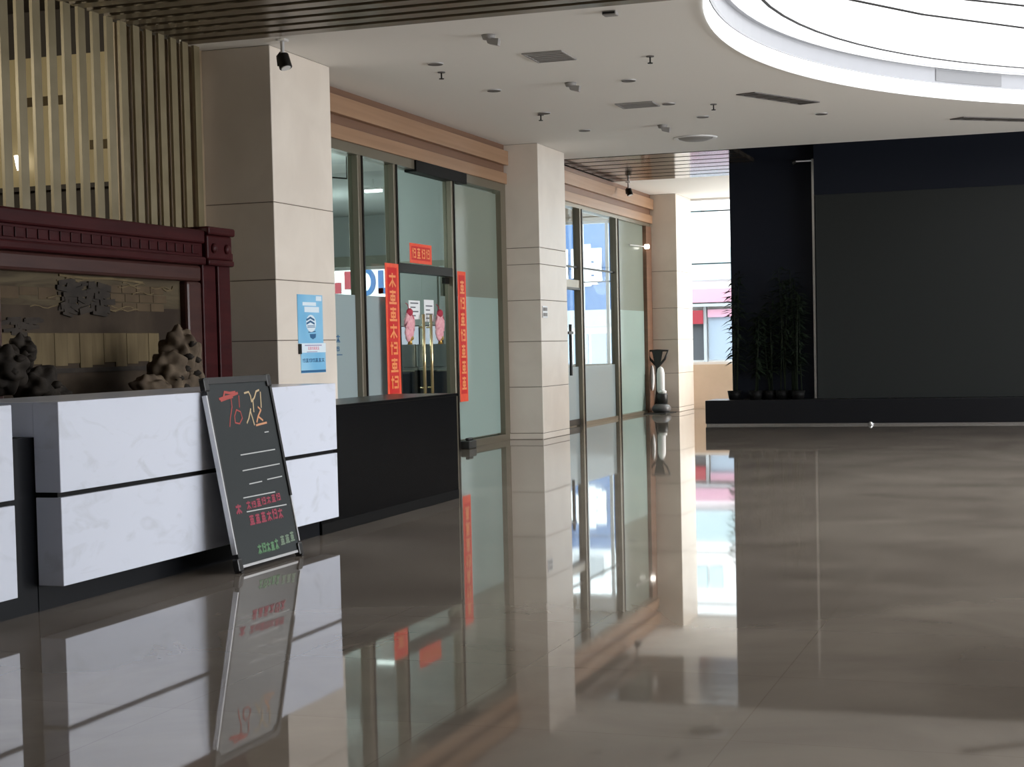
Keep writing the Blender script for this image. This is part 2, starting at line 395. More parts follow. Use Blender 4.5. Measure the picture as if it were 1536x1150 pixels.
for a0, a1 in ((2.36, 2.50), (1.86, 1.99)):
    ring(cr-.052, H+.19, cr-.052, H+.345, a0, a1, 12, .012).build('rim_panel', 'rim_dark', sk)
mem = MB(); mem.lathe([(cr+.02, .40), (cr+.02, .44)], (cx, cy, H), n); mem.build('membrane', 'membrane', sk)
sm = MB()
zz = H+.395
def flat_line(pts, w):
    for (a, b), (c, d) in zip(pts, pts[1:]):
        v = Vector((c-a, d-b)).normalized(); q = Vector((-v.y, v.x))*w/2
        sm.hexa([(a+q.x, b+q.y, zz-.006), (a-q.x, b-q.y, zz-.006), (c-q.x, d-q.y, zz-.006), (c+q.x, d+q.y, zz-.006),
                 (a+q.x, b+q.y, zz+.004), (a-q.x, b-q.y, zz+.004), (c-q.x, d-q.y, zz+.004), (c+q.x, d+q.y, zz+.004)])
flat_line([(cx+8.52*math.cos(2*math.pi*k/96), cy+8.52*math.sin(2*math.pi*k/96)) for k in range(97)], .035)
flat_line([(-2.75, 16.2), (-2.17, 17.53), (-1.43, 18.82), (-.37, 20.16), (.9, 21.5), (2.6, 22.9)], .045)
flat_line([(-1.6, 17.3), (-.92, 18.21), (-.34, 18.82), (1.2, 20.2), (3.2, 21.7)], .045)
sm.build('membrane_seam', 'seam', sk)

# ------------------------------------------------------------------ columns
def column(y0, y1, x0, label, joints):
    t = thing('stone_column', (-8.2, (y0+y1)/2, 0), label, 'column')
    zs = [0]+joints+[H]; mb = MB()
    for a, b in zip(zs, zs[1:]): mb.box(x0, -7.85, y0, y1, a+.004, b-.004)
    mb.build('cladding', 'stone', t, bevel=.005, seg=1)
    B(x0+.006, -7.858, y0+.008, y1-.008, 0, H).build('core', 'joint', t)
    return t
column(15.4, 16.87, -8.72, 'beige stone clad column behind the reception desk with the blue poster', [.10, .85, 1.62, 2.265, 3.085])
column(24.6, 26.06, -8.72, 'beige stone clad column between the two glass shopfronts', [.10, .845, 1.575, 2.235, 2.81, 3.075])
column(34.36, 35.85, -8.72, 'beige stone clad column behind the floor polisher', [.10, .845, 1.575, 2.26, 3.06])

# wooden fascia over the shopfronts
def fascia(i, y0, y1):
    t = thing('trim_%d' % i, (-8.4, (y0+y1)/2, 4.1), kind='structure')
    B(-8.72, -8.345, y0, y1, 4.40, 4.625).build('fascia_board', 'wood', t, bevel=.006)
    B(-8.72, -8.375, y0, y1, 4.10, 4.275).build('fascia_board', 'wood', t, bevel=.006)
    MB().box(-8.71, -8.43, y0, y1, 4.275, 4.40).box(-8.71, -8.42, y0, y1, 4.625, H).build('fascia_recess', 'wood_dark', t)  # shade of the recesses painted by the darker veneer
fascia(1, 16.87, 24.6); fascia(2, 26.06, 34.36)

# ------------------------------------------------------------------ shopfront 1
def front_map(y0=0., x=-8.395): return lambda u, v, h: (x+h, y0+u, v)
GX = -8.5
w1 = thing('window_1', (GX, 20.7, 0), kind='structure')
MB().box(-8.62, -8.41, 16.87, 24.6, 3.975, 4.10).build('frame_head', 'frame', w1)
MB().box(-8.58, -8.42, 16.87, 20.0, 0, .10).box(-8.58, -8.42, 22.2, 24.6, 0, .10).build('frame_sill', 'frame', w1)
for y0, y1 in ((18.85, 18.99), (20.02, 20.12), (22.18, 22.28)):
    B(-8.555, -8.415, y0, y1-.035, .0, 3.975).build('mullion', 'frame', w1, bevel=.004, seg=1)
    B(-8.56, -8.40, y1-.035, y1, .0, 3.975).build('mullion_edge', 'frame_dark', w1)
B(-8.55, -8.41, 24.36, 24.6, .1, 3.975).build('jamb', 'frame', w1)
for y0, y1 in ((16.87, 18.85), (18.99, 20.02), (20.12, 22.18), (22.28, 24.36)):
    z0 = 2.67 if y0 == 20.12 else .1
    p = B(GX-.006, GX+.006, y0, y1, z0, 3.975).build('window_pane', 'glass', w1)
    if y0 < 20: B(GX+.007, GX+.010, y0+.01, y1-.01, .22, 2.2).build('frosted_film', 'film', p)
    if y0 > 22:
        B(GX+.007, GX+.010, y0+.01, y1-.01, .12, 3.93).build('frosted_film', 'film_green', p)
        B(GX+.0101, GX+.012, y0+.01, y1-.01, .13, 2.27).build('frosted_band', 'film_pale', p)
        B(GX-.25, GX-.2, 22.5, 23.9, 2.28, 2.62).build('reflection_panel', 'office_olive', p)  # stands in for a dark reflection in the pane
B(-8.56, -8.38, 20.75, 22.75, 3.94, 4.10).build('transom_box', 'groove', w1)
dd = thing('door_1', (GX, 21.15, 0), kind='structure')
B(-8.56, -8.42, 20.12, 22.18, 2.545, 2.665).build('door_header', 'frame_dark', dd)
for y0, y1, hy in ((20.14, 21.13, 21.00), (21.15, 22.16, 21.28)):
    lf = B(GX-.006, GX+.006, y0, y1, .03, 2.545).build('door_leaf', 'glass', dd)
    MB().tube([(GX+.07, hy, .78), (GX+.07, hy, 1.98)], .022).cyl((GX, hy, .95), (GX+.07, hy, .95), .012).cyl((GX, hy, 1.8), (GX+.07, hy, 1.8), .012).build('pull_handle', 'brass', lf, smooth=True)
    B(GX-.02, GX+.02, y0, y1, .03, .13).build('bottom_rail', 'frame', lf)
    hx = y0 if y0 < 21 else y1-.16
    B(GX-.025, GX+.025, hx, hx+.16, 2.44, 2.53).build('patch_fitting', 'frame_dark', lf)
# small floor clip at the foot of the mullion
tag(MB().box(-8.41, -8.27, 22.3, 22.62, 0, .12).box(-8.36, -8.30, 22.36, 22.56, .12, .16).build('door_stop', 'plastic_black', bevel=.015), 'small black door stop on the floor beside the glass shopfront', 'door stop')

# spring couplets
def couplet(label, y0, y1, z0, z1, n, seed, x=-8.395):
    rnd = random.Random(seed)
    t = thing('paper_couplet', (x, (y0+y1)/2, z0), label, 'banner', 'red paper couplets on the shopfront')
    f = front_map(y0, x); W = y1-y0; Hh = z1-z0
    B(x-.004, x, y0, y1, z0, z1).build('paper', 'red_paper', t)
    p = MB().rect(.15*W, .85*W, z0+.06*Hh, z1-.03*Hh, f, 0, .0015); p.build('inner_panel', 'red_deep', t)
    g = MB(); c = (Hh*.86)/n
    for k in range(n): glyph(g, .25*W, z1-.06*Hh-(k+1)*c+.12*c, .5*W, c*.76, lambda u, v, h: f(u, v, h+.0016), .03, rnd)
    g.build('characters', 'gold_print', t); return t
couplet('tall red paper couplet with gold characters, left of the glass double door', 19.60, 20.06, .80, 2.64, 7, 3)
couplet('tall red paper couplet with gold characters, right of the glass double door', 22.30, 22.64, .70, 2.63, 7, 5)
t = thing('paper_banner', (-8.48, 21.1, 2.69), 'red horizontal paper banner with gold characters above the door', 'banner')
f = front_map(20.70, -8.488)
B(-8.491, -8.488, 20.70, 21.52, 2.69, 2.965).build('paper', 'red_paper', t)
MB().rect(.06, .76, 2.735, 2.925, f, 0, .0012).build('inner_panel', 'red_deep', t)
g = MB(); rnd = random.Random(9)
for k in range(4): glyph(g, .09+.17*k, 2.76, .12, .14, lambda u, v, h: f(u, v, h+.0013), .02, rnd)
g.build('characters', 'gold_print', t)
# paper notices on the door
for nm, y0, y1, z0, z1, lab in (('left', 20.62, 21.03, 1.91, 2.17, 'white printed notice taped to the left glass door leaf'), ('right', 21.19, 21.56, 1.88, 2.19, 'white printed notice taped to the right glass door leaf')):
    t = thing('paper_notice', (-8.49, y0, z0), lab, 'notice'); f = front_map(y0, -8.491)
    B(-8.493, -8.491, y0, y1, z0, z1).build('sheet', 'paper', t); g = MB()
    for k in range(4): g.rect(.06, (y1-y0)*(.85 if k % 2 else .6), z0+.04+.058*k, z0+.058+.058*k, f, 0, .001)
    g.build('printed_lines', 'ink', t)
# pink hangings
def hanging(y, lab):
    t = thing('door_hanging', (-8.46, y, 1.62), lab, 'door hanging'); x = -8.435
    MB().ball((x, y, 1.85), .035, .17, .14, amp=.45, fr=3, seed=y).ball((x, y-.02, 1.72), .035, .14, .12, amp=.25, fr=3, seed=y+2).build('body', 'pink', t, smooth=True)
    MB().ball((x+.005, y, 2.0), .03, .10, .055, amp=.2, fr=4).ball((x, y+.11, 1.88), .02, .04, .09).build('cap', 'pink_dark', t, smooth=True)
    MB().ball((x+.01, y+.03, 1.65), .025, .07, .04).cyl((x, y, 1.64), (x, y, 1.56), .02, .035).build('tassel', 'gold', t, smooth=True)
    MB().tube([(x, y, 2.0), (x-.02, y, 2.1), (x-.05, y, 2.13)], .006).build('cord', 'pink_dark', t)
hanging(20.50, 'pink festive felt charm hanging on the left glass door leaf')
hanging(21.64, 'pink festive felt charm hanging on the right glass door leaf')
# film lettering
g = MB(); f = front_map(0, GX+.0105); rnd = random.Random(2)
for k in range(2): glyph(g, 18.12+.12*k, 1.60, .10, .09, f, .014, rnd); glyph(g, 18.14+.1*k, 1.49, .07, .06, f, .01, rnd)
g.rect(18.12, 18.40, 1.44, 1.452, f)
tag(g.build('window_decal', 'poster_navy'), 'small dark lettering decal on the frosted glass beside the column', 'decal')

# ------------------------------------------------------------------ office interior
struct(MB().box(-10.85, -8.72, 26.0, 26.2, 0, H).build('wall_partition', 'office_wall'))
t = thing('wall_cabinet', (-10.6, 25.9, 0), 'tall pale panelled cabinet seen through the glass door', 'cabinet')
B(-10.84, -9.2, 25.7, 26.0, 0, 3.0).build('body', 'office_olive', t)
for k in range(2): B(-10.82+.81*k, -10.04+.81*k, 25.68, 25.7, 1.2, 2.9).build('door', 'office_wall', t, bevel=.01)
def office_desk(x, y, lab):
    t = thing('office_desk', (x, y, 0), lab, 'desk', 'office desks behind the glass door')
    B(x-.37, x+.37, y-.30, y+.35, 1.16, 1.20).build('desktop', 'office_wall', t)
    B(x-.35, x+.35, y-.27, y-.23, .2, 1.14).build('modesty_panel', 'desk_dark', t)
    B(x-.37, x+.37, y-.36, y-.30, 1.21, 1.57).build('screen_panel', 'partition', t, bevel=.01)
    for sx in (-.36, .32): B(x+sx, x+sx+.04, y-.28, y+.33, 0, 1.16).build('leg', 'desk_dark', t)
def monitor(x, y, lab):
    t = thing('computer_monitor', (x, y, 1.2), lab, 'monitor', 'monitors on the office desks')
    B(x-.155, x+.155, y-.02, y+.02, 1.55, 1.87).build('housing', 'plastic_black', t, bevel=.01)
    B(x-.145, x+.145, y-.026, y-.02, 1.565, 1.855).build('screen', 'monitor', t)
    MB().box(x-.1, x+.1, y-.08, y+.1, 1.201, 1.215).box(x-.03, x+.03, y+.02, y+.04, 1.215, 1.6).build('stand', 'plastic_black', t)
for i, x in enumerate((-9.97, -9.20)):
    office_desk(x, 23.9, ('grey office desk with screen seen through the left door leaf', 'grey office desk with screen seen through the right door leaf')[i])
for x, lab in ((-9.82, 'lit computer monitor seen through the left door leaf'), (-9.42, 'lit computer monitor seen between the two brass handles'), (-9.06, 'lit computer monitor seen through the right door leaf')): monitor(x, 23.9, lab)
def office_chair(x, y, lab):
    t = thing('office_chair', (x, y, 0), lab, 'chair', 'office chairs')
    B(x-.26, x+.26, y-.26, y+.26, .50, .60).build('seat', 'desk_dark', t, bevel=.04)
    MB().box(x-.25, x+.25, y-.30, y-.24, .62, 1.15).build('backrest', 'desk_dark', t, bevel=.03)
    MB().cyl((x, y, .1), (x, y, .5), .03).build('column', 'chrome', t, smooth=True)
    b = MB()
    for k in range(5): b.cyl((x, y, .12), (x+.3*math.cos(k*1.2566), y+.3*math.sin(k*1.2566), .06), .025)
    b.build('base', 'plastic_black', t)
    for k in range(5): MB().ball((x+.3*math.cos(k*1.2566), y+.3*math.sin(k*1.2566), .04), .04).build('castor', 'plastic_black', t, smooth=True)
office_chair(-9.55, 22.9, 'dark office chair low behind the left glass door leaf')
t = thing('tube_light', (-12.3, 28.3, 4.5), 'lit linear tube lamp hanging in the office', 'lamp')
B(-12.46, -12.13, 28.2, 28.3, 4.48, 4.53).build('tube', 'tube', t)
MB().box(-12.5, -12.1, 28.2, 28.3, 4.53, 4.57).cyl((-12.3, 28.25, 4.57), (-12.3, 28.25, H), .01).build('housing', 'white', t)
t = thing('cable_tray', (-12.4, 23.5, 4.3), 'thin dark rail hung under the office ceiling', 'rail')
MB().tube([(-11.6, 23, 4.3), (-11.0, 24.2, 4.3)], .012).build('bar', 'frame_dark', t)
for q in ((-11.6, 23), (-11.0, 24.2)): MB().cyl((*q, 4.3), (*q, H+.01), .008).build('hanger', 'frame_dark', t)

# ------------------------------------------------------------------ shopfront 2
w2 = thing('window_2', (GX, 30.2, 0), kind='structure')
B(-8.62, -8.43, 26.06, 34.36, 4.03, 4.10).build('frame_head', 'frame', w2)
B(-8.56, -8.44, 29.1, 34.36, 0, .06).build('frame_sill', 'frame', w2)
for y0, y1, z1 in ((28.86, 29.0, 4.03), (31.45, 31.62, 4.03)):
    B(-8.555, -8.42, y0, y1-.04, 0, z1).build('mullion', 'frame', w2); B(-8.56, -8.405, y1-.04, y1, 0, z1).build('mullion_edge', 'frame_dark', w2)
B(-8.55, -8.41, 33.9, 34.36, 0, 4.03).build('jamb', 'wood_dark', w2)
MB().box(-8.53, -8.47, 26.06, 31.5, 2.93, 2.96).build('transom_rail', 'frame_dark', w2)
for y0, y1, z0 in ((26.06, 28.86, 2.70), (29.0, 31.45, .06), (31.62, 33.9, .06)):
    p = B(GX-.006, GX+.006, y0, y1, z0, 4.03).build('window_pane', 'glass_far', w2)
    if z0 < 1 and y0 < 31: B(GX+.007, GX+.010, y0, y1, .06, 1.10).build('frosted_film', 'film', p)
    if y0 > 31:
        B(GX+.007, GX+.010, y0, y1, .06, 4.03).build('frosted_film', 'film_green', p)
        B(GX+.0101, GX+.012, y0, y1, .07, 2.2).build('frosted_band', 'film_pale', p)
d2 = thing('door_2', (GX, 27.6, 0), kind='structure')
B(-8.55, -8.44, 26.06, 28.86, 2.56, 2.70).build('door_header', 'frame', d2)
B(-8.56, -8.43, 26.06, 28.86, 2.52, 2.56).build('door_edge', 'frame_dark', d2)
lf = B(GX-.006, GX+.006, 26.08, 28.84, .03, 2.52).build('door_leaf', 'glass_far', d2)
B(GX+.007, GX+.010, 26.08, 28.84, .12, 1.10).build('frosted_film', 'film', lf)
B(GX-.03, GX+.03, 26.08, 28.84, .02, .13).build('bottom_rail', 'frame_dark', lf)
MB().tube([(GX+.10, 28.05, .95), (GX+.10, 28.05, 1.88)], .028).box(GX, GX+.13, 27.85, 28.15, 1.70, 1.75).build('pull_handle', 'frame_dark', lf)

# ------------------------------------------------------------------ reception desk
def counter(y0, y1, label, ret=True):
    t = thing('reception_counter', (-5.9, (y0+y1)/2, 0), label, 'counter')
    B(-6.35, -5.715, y0+.0, y1, 0, 1.03).build('body', 'black_matte', t)
    B(-6.5, -5.716, y0, y1, 1.03, 1.237).build('counter_top', 'marble', t, bevel=.004, seg=1)
    B(-5.715, -5.54, y0, y1, .705, 1.237).build('front_panel', 'marble', t, bevel=.003, seg=1)
    B(-5.714, -5.54, y0, y1, .155, .675).build('front_panel', 'marble', t, bevel=.003, seg=1)
    B(-5.714, -5.57, y0+.01, y1-.01, .675, .705).build('shadow_gap', 'groove', t)
    return t
counter(8.05, 11.862, 'long white marble reception counter that the chalk sign leans on')
counter(2.6, 7.61, 'white marble reception counter cut off by the left photo edge')
tag(B(-5.82, -5.72, 7.612, 8.048, 0, 1.03).build('counter_gate', 'black_matte'), 'black gate panel between the two white marble counters', 'gate')
t = thing('side_desk', (-6.0, 13.4, 0), 'low black glossy desk at the end of the white marble counter', 'desk')
B(-6.35, -5.70, 11.864, 15.03, 0, 1.02).build('body', 'black_gloss', t)
B(-6.4, -5.69, 11.864, 15.05, 1.02, 1.05).build('desktop', 'black_gloss', t, bevel=.004)
B(-5.699, -5.695, 11.87, 15.03, .0, .09).build('kickplate', 'groove', t)

# ------------------------------------------------------------------ chalkboard sign leaning on the counter
SL = math.atan2(.215, 1.29); sn, cs = math.sin(SL), math.cos(SL)
YB = 9.70
def sign_map(u, v, h): # u along +Y (slight left shift upward), v up the slope, h outward
    return (-5.30 - v*sn + h*cs, YB + u - .035*v/1.3 + .02, .03 + v*cs + h*sn)
t = thing('chalkboard_sign', (-5.4, 10.18, 0), 'dark leaning chalkboard sign with handwriting, propped on the marble counter', 'sign')
MB().rect(.02, .94, .02, 1.30, sign_map, -.022, 0).build('board', 'board', t)
MB().rect(.0, .020, .10, 1.20, sign_map, -.026, .008).rect(.05, .90, .0, .018, sign_map, -.026, .006).rect(.94, .955, .08, .42, sign_map, -.026, .010).build('frame_bar', 'silver', t)
MB().rect(.935, .965, .42, 1.24, sign_map, -.026, .012).rect(.0, .95, 1.275, 1.32, sign_map, -.026, .014).rect(.015, .035, .06, 1.28, sign_map, -.024, .008).build('frame_edge', 'plastic_black', t)
for u, v in ((-.015, 1.225), (.90, 1.235), (-.02, -.02), (.90, -.02)):
    MB().rect(u, u+.07, v, v+.09, sign_map, -.024 if v > 1 else -.028, .018).build('corner_cap', 'plastic_black', t, bevel=.01)
for u in (.0, .92): MB().rect(u, u+.035, -.030, -.02, sign_map, -.03, .02).build('foot', 'plastic_black', t)
def smap(u, v, h): return sign_map(u, v, h+.0008)
red = [[(.183,1.169),(.285,1.182),(.367,1.188),(.453,1.202)],[(.271,1.215),(.347,1.206),(.421,1.21)],[(.271,1.215),(.246,1.183)],[(.20,1.158),(.30,1.172),(.37,1.178)]]
red2 = [[(.464,1.181),(.443,1.102)],[(.337,1.107),(.283,1.031),(.254,.973)],[(.391,1.085),(.444,1.069),(.454,1.022),(.4,.985),(.341,.995),(.347,1.041),(.391,1.085)],[(.345,1.17),(.337,1.107)]]
yel = [[(.553,1.198),(.619,1.205),(.636,1.174),(.635,1.134)],[(.635,1.134),(.686,1.159),(.732,1.205),(.778,1.213)],[(.601,1.081),(.549,1.017),(.509,.985)],[(.593,1.062),(.613,.966)],[(.794,1.196),(.764,1.087)],[(.66,1.15),(.64,1.06)]]
org = [[(.717,1.09),(.751,1.068),(.691,1.023),(.657,.984)],[(.691,1.023),(.751,.992)],[(.639,.961),(.801,.972)]]
wht = [[(.332,.766),(.851,.771)],[(.317,.655),(.879,.662)],[(.376,.556),(.563,.559)],[(.65,.565),(.879,.569)],[(.253,.468),(.727,.467)],[(.264,.369),(.865,.36)],[(.746,.904),(.804,.905)]]
def writing(strokes, w, m):
    g = MB()
    for s_ in strokes: g.stroke(s_, w, smap, .0012)
    g.build('chalk_writing', m, t)
writing(red, .018, 'chalk_red'); writing(red2, .010, 'chalk_red'); writing(yel, .013, 'chalk_yellow'); writing(org, .014, 'chalk_orange'); writing(wht, .008, 'chalk_white')
def glyph_row(a, b, n_, h, sw, m, seed):
    rnd = random.Random(seed); g = MB(); w = (b[0]-a[0])/n_
    for k in range(n_):
        v = a[1]+(b[1]-a[1])*k/n_
        glyph(g, a[0]+k*w+.1*w, v-h/2, w*.75, h*rnd.uniform(.8, 1), smap, sw, rnd, t=.0012)
    g.build('chalk_writing', m, t)
glyph_row((.11, .405), (.21, .407), 1, .07, .016, 'chalk_magenta', 1)
glyph_row((.27, .412), (.80, .432), 7, .055, .011, 'chalk_magenta', 2)
glyph_row((.272, .312), (.79, .313), 6, .075, .014, 'chalk_magenta', 3)
glyph_row((.314, .100), (.637, .100), 5, .070, .013, 'chalk_green', 4)
glyph_row((.664, .117), (.90, .128), 3, .065, .013, 'chalk_pale', 5)

# ------------------------------------------------------------------ brass slat screen and the room behind it
t = thing('slat_screen', (-8.6, 11.3, 0), 'tall screen of vertical brass slats beside the stone column', 'screen')
k = 0; y = 15.20
while y > 7.6:
    if y > 11.5 or k % 1 == 0: B(-8.60, -8.57, y-.115, y, 2.0, H).build('slat', 'slat_brass', t)
    y -= .235; k += 1
B(-8.64, -8.58, 7.5, 15.35, 1.93, 2.0).build('bottom_rail', 'slat_brass', t)
B(-8.64, -8.58, 7.5, 15.35, 0, 1.93).build('base_panel', 'brown_wall', t)
struct(B(-8.72, -8.66, 13.72, 15.45, 0, H).build('wall_panel', 'bronze_wall'))
struct(MB().box(-20, -8.72, 15.3, 15.45, 0, 5.6).build('wall_store', 'brown_wall'))
struct(B(-20, -8.72, 5, 15.3, 5.3, 5.4).build('ceiling', 'brown_wall'))
struct(B(-12.6, -12.4, 5, 15.3, 0, 5.3).build('wall_inner', 'brown_wall'))
t = thing('wall_board', (-10.6, 15.2, 3.33), 'large cream board on the back wall seen between brass slats', 'board')
B(-12.3, -8.95, 15.22, 15.28, 3.38, 4.78).build('panel', 'cream', t)
B(-12.35, -8.90, 15.20, 15.22, 3.33, 3.38).build('ledge', 'brown_wall', t)
g = MB()
for x0, x1, z in ((-11.5, -11.0, 4.28), (-10.75, -10.15, 4.25), (-9.95, -9.3, 3.74)): g.box(x0, x1, 15.205, 15.22, z, z+.10)
g.build('faded_plate', 'pic_mid', t)
t = thing('wall_sconce', (-10.8, 15.1, 3.55), 'small bright sconce glowing behind the brass slats', 'lamp')
MB().lathe([(.01, 0), (.02, .04), (.04, .16), (.035, .16)], (-10.8, 15.1, 3.55), 16).build('shade', 'lamp_glow', t, smooth=True)
MB().cyl((-10.8, 15.1, 3.57), (-10.8, 15.22, 3.57), .015).build('bracket', 'brass', t)

# ------------------------------------------------------------------ rosewood table screen
PX = -7.9
t = thing('rosewood_screen', (PX, 12.3, 0), 'large dark red carved wooden floor screen with framed landscape relief', 'screen')
for y0, y1 in ((13.98, 14.24), (14.25, 14.50), (10.36, 10.60), (10.10, 10.35)):
    B(PX-.22, PX-(.02 if y0 in (13.98, 10.36) else .0), y0, y1, 0, 2.40).build('post', 'redwood', t, bevel=.015)
def capital(y0, y1):
    c = MB().box(PX-.26, PX+.06, y0, y1, 2.66, 2.74).box(PX-.24, PX+.03, y0+.02, y1-.02, 2.42, 2.66).box(PX-.25, PX+.05, y0+.01, y1-.01, 2.36, 2.42).build('capital', 'redwood', t, bevel=.02)
    MB().box(PX-.2, PX, y1, y1+.05, 2.42, 2.50).cyl((PX-.1, y1+.0, 2.58), (PX-.1, y1+.06, 2.58), .06).build('scroll', 'redwood', c, bevel=.01)
    for yy in (y0+.14, y1-.14): MB().ball((PX+.035, yy, 2.53), .03, .05, .05).build('boss', 'redwood', c, smooth=True)
capital(13.98, 14.52); capital(10.08, 10.62)
B(PX-.22, PX+.02, 10.6, 13.98, 2.57, 2.70).build('top_rail', 'redwood', t, bevel=.02)
B(PX-.20, PX-.02, 10.6, 13.98, 2.44, 2.57).build('frieze', 'redwood', t)
den = MB(); y = 10.68
while y < 13.9: den.box(PX-.02, PX-.008, y, y+.13, 2.465, 2.55); y += .155
den.build('dentil_carving', 'redwood', t, bevel=.012)
B(PX-.21, PX+.03, 10.6, 13.98, 2.36, 2.44).build('moulding', 'redwood', t, bevel=.02)
fr = MB().box(PX-.16, PX-.03, 10.6, 13.98, 2.20, 2.36).box(PX-.16, PX-.03, 10.6, 10.82, 1.0, 2.2).box(PX-.16, PX-.03, 13.70, 13.98, 1.0, 2.2).box(PX-.16, PX-.03, 10.6, 13.98, .7, 1.02)
fr.build('inner_frame', 'redwood_brown', t, bevel=.03)
B(PX-.18, PX-.05, 10.6, 13.98, .1, .7).build('lower_panel', 'redwood', t, bevel=.02)
pic = B(PX-.14, PX-.12, 10.82, 13.70, 1.02, 2.20).build('relief_panel', 'pic_low', t)
Fp = lambda u, v, h: (PX-.119+h, 10.82+u, v)
# landscape: sky strata, timber hall, dark roof, water
MB().rect(.0, 2.88, 1.93, 2.20, Fp, 0, .004).build('relief_sky', 'pic_upper', pic)
MB().rect(.0, 2.88, 1.70, 1.93, Fp, 0, .005).build('relief_ridge', 'pic_low', pic)
pl = MB()
for k in range(13): pl.rect(.06+.185*k, .243+.185*k, 1.40+.02*(k % 3), 1.70, Fp, 0, .012 - .003*(k % 2))
pl.build('relief_hall', 'pic_mid', pic, bevel=.004)
bl = MB()
for r_ in range(3):
    for c_ in range(4): bl.rect(1.62+.24*c_+.05*(r_ % 2), 1.85+.24*c_+.05*(r_ % 2), 1.90+.08*r_, 1.972+.08*r_, Fp, 0, .010)
bl.build('relief_stonework', 'pic_stone', pic, bevel=.004); bl = MB()
for c_ in range(3): bl.rect(.08+.26*c_, .33+.26*c_, 1.98+.03*(c_ % 2), 2.08, Fp, 0, .007)
bl.build('relief_stonework', 'pic_stone', pic, bevel=.004)
MB().rect(.3, 2.4, 1.36, 1.40, Fp, 0, .014).rect(.0, 2.88, 1.02, 1.12, Fp, 0, .008).build('relief_terrace', 'pic_dark', pic)
rf = MB(); rnd = random.Random(4)
for k in range(60):
    u = .85+rnd.random()*.65; v = 1.86+rnd.random()*.27
    rf.stroke([(u, v), (u+rnd.uniform(.08, .22), v+rnd.uniform(-.03, .03))], rnd.uniform(.02, .06), Fp, rnd.uniform(.008, .02))
for k in range(16):
    u = .05+rnd.random()*.4; v = 1.70+rnd.random()*.12
    rf.stroke([(u, v), (u+rnd.uniform(.08, .2), v+rnd.uniform(-.02, .02))], rnd.uniform(.02, .04), Fp, .01)
rf.build('relief_foliage', 'pic_dark', pic)
cl = MB()
for k in range(14):
    u = rnd.random()*2.4; v = 1.9+rnd.random()*.27
    pts = [(u+.06*j, v+.012*math.sin(j*1.3+k)) for j in range(7)]
    cl.stroke(pts, .009, Fp, .009)
cl.build('relief_cloud', 'pic_mid', pic); cl = MB()
cl.stroke([(2.55, 2.12), (2.62, 2.10), (2.72, 2.11), (2.74, 2.14)], .014, Fp, .014)
cl.build('relief_cloud', 'pic_mid', pic); cl = MB()
cl.stroke([(.9, 2.19), (1.3, 2.175), (1.7, 2.185), (2.2, 2.165)], .02, Fp, .016)
cl.build('relief_cloud', 'pic_mid', pic)
def rock(name, lab, balls, m, x=-7.42):
    tt = thing(name, (x, balls[0][0], 0), lab, 'carving')
    b = MB()
    for i, (y, z, ry, rz) in enumerate(balls): b.ball((x, y, z), min(ry, rz)*.9, ry, rz, 40, 28, amp=.42, fr=2.3, seed=i*2.3+y)
    b.build('carved_stone', m, tt, smooth=True)
    ys = [q[0] for q in balls]; B(x-.3, x+.3, min(ys)-.18, max(ys)+.18, .0, 1.0).build('pedestal', 'redwood', tt, bevel=.02)
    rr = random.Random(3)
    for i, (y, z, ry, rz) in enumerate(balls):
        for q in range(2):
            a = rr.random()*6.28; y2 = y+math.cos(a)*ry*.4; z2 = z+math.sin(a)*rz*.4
            MB().ball((x+min(ry, rz)*.74, y2, z2), .05, .045, .03, 12, 8, amp=.5, fr=2, seed=i+q).build('hollow_shade', 'rock_dark', tt, smooth=True)  # dark balls paint the shade of hollows in the stone
rock('scholar_rock', 'brown pierced ornamental rock in front of the relief, right side', [(12.64, 1.50, .17, .22), (12.76, 1.38, .16, .22), (12.44, 1.34, .19, .18), (12.14, 1.17, .22, .16), (12.48, 1.14, .28, .17), (12.76, 1.14, .19, .19)], 'rock')
rock('driftwood_carving', 'low dark ornamental carving in front of the relief, left side', [(10.12, 1.42, .22, .17), (10.33, 1.52, .12, .14), (10.5, 1.26, .21, .17), (10.72, 1.16, .18, .12)], 'rock_dark')

# ------------------------------------------------------------------ poster
X0 = -7.85
t = thing('wall_poster', (X0, 16.2, 1.285), 'blue printed poster on the beige column behind the counter', 'poster')
def pm(zx, zy, h=0):
    u = (zx-125)/300; v = (zy-105)/(690-105)
    return (15.88+u*.63, 2.122-v*.537)
fP = lambda u, v, h: (X0+.001+h, u, v)
a = pm(125, 690); b = pm(425, 105)
MB().rect(a[0], b[0], a[1], b[1], fP, 0, .004).build('upper_sheet', 'poster_blue', t)
a = pm(150, 1045); b = pm(448, 800)
MB().rect(a[0], b[0], a[1], b[1], fP, 0, .004).build('lower_sheet', 'poster_blue', t)
a = pm(145, 800); b = pm(452, 688)
MB().rect(a[0], b[0], a[1], b[1], fP, 0, .005).build('notice_card', 'poster_pale', t)
g = MB()
for x0, x1, y0, y1 in ((185, 345, 195, 237), (205, 380, 250, 316), (345, 412, 118, 175)):
    p, q = pm(x0, y1), pm(x1, y0); g.rect(p[0], q[0], p[1], q[1], fP, .004, .0052)
cc = pm(280, 450); g.poly([(cc[0]+.125*math.cos(k*math.pi/12), cc[1]+.095*math.sin(k*math.pi/12)) for k in range(24)], fP, .004, .0052)
g.build('pale_print', 'poster_pale', t)
g = MB()
for y in (408, 452):
    g.stroke([pm(228, y), pm(272, y-28), pm(318, y)], .022, lambda u, v, h: fP(u, v, h+.0053), .0008)
for y in (480, 497): g.stroke([pm(235, y), pm(325, y-3)], .007, lambda u, v, h: fP(u, v, h+.0053), .0008)
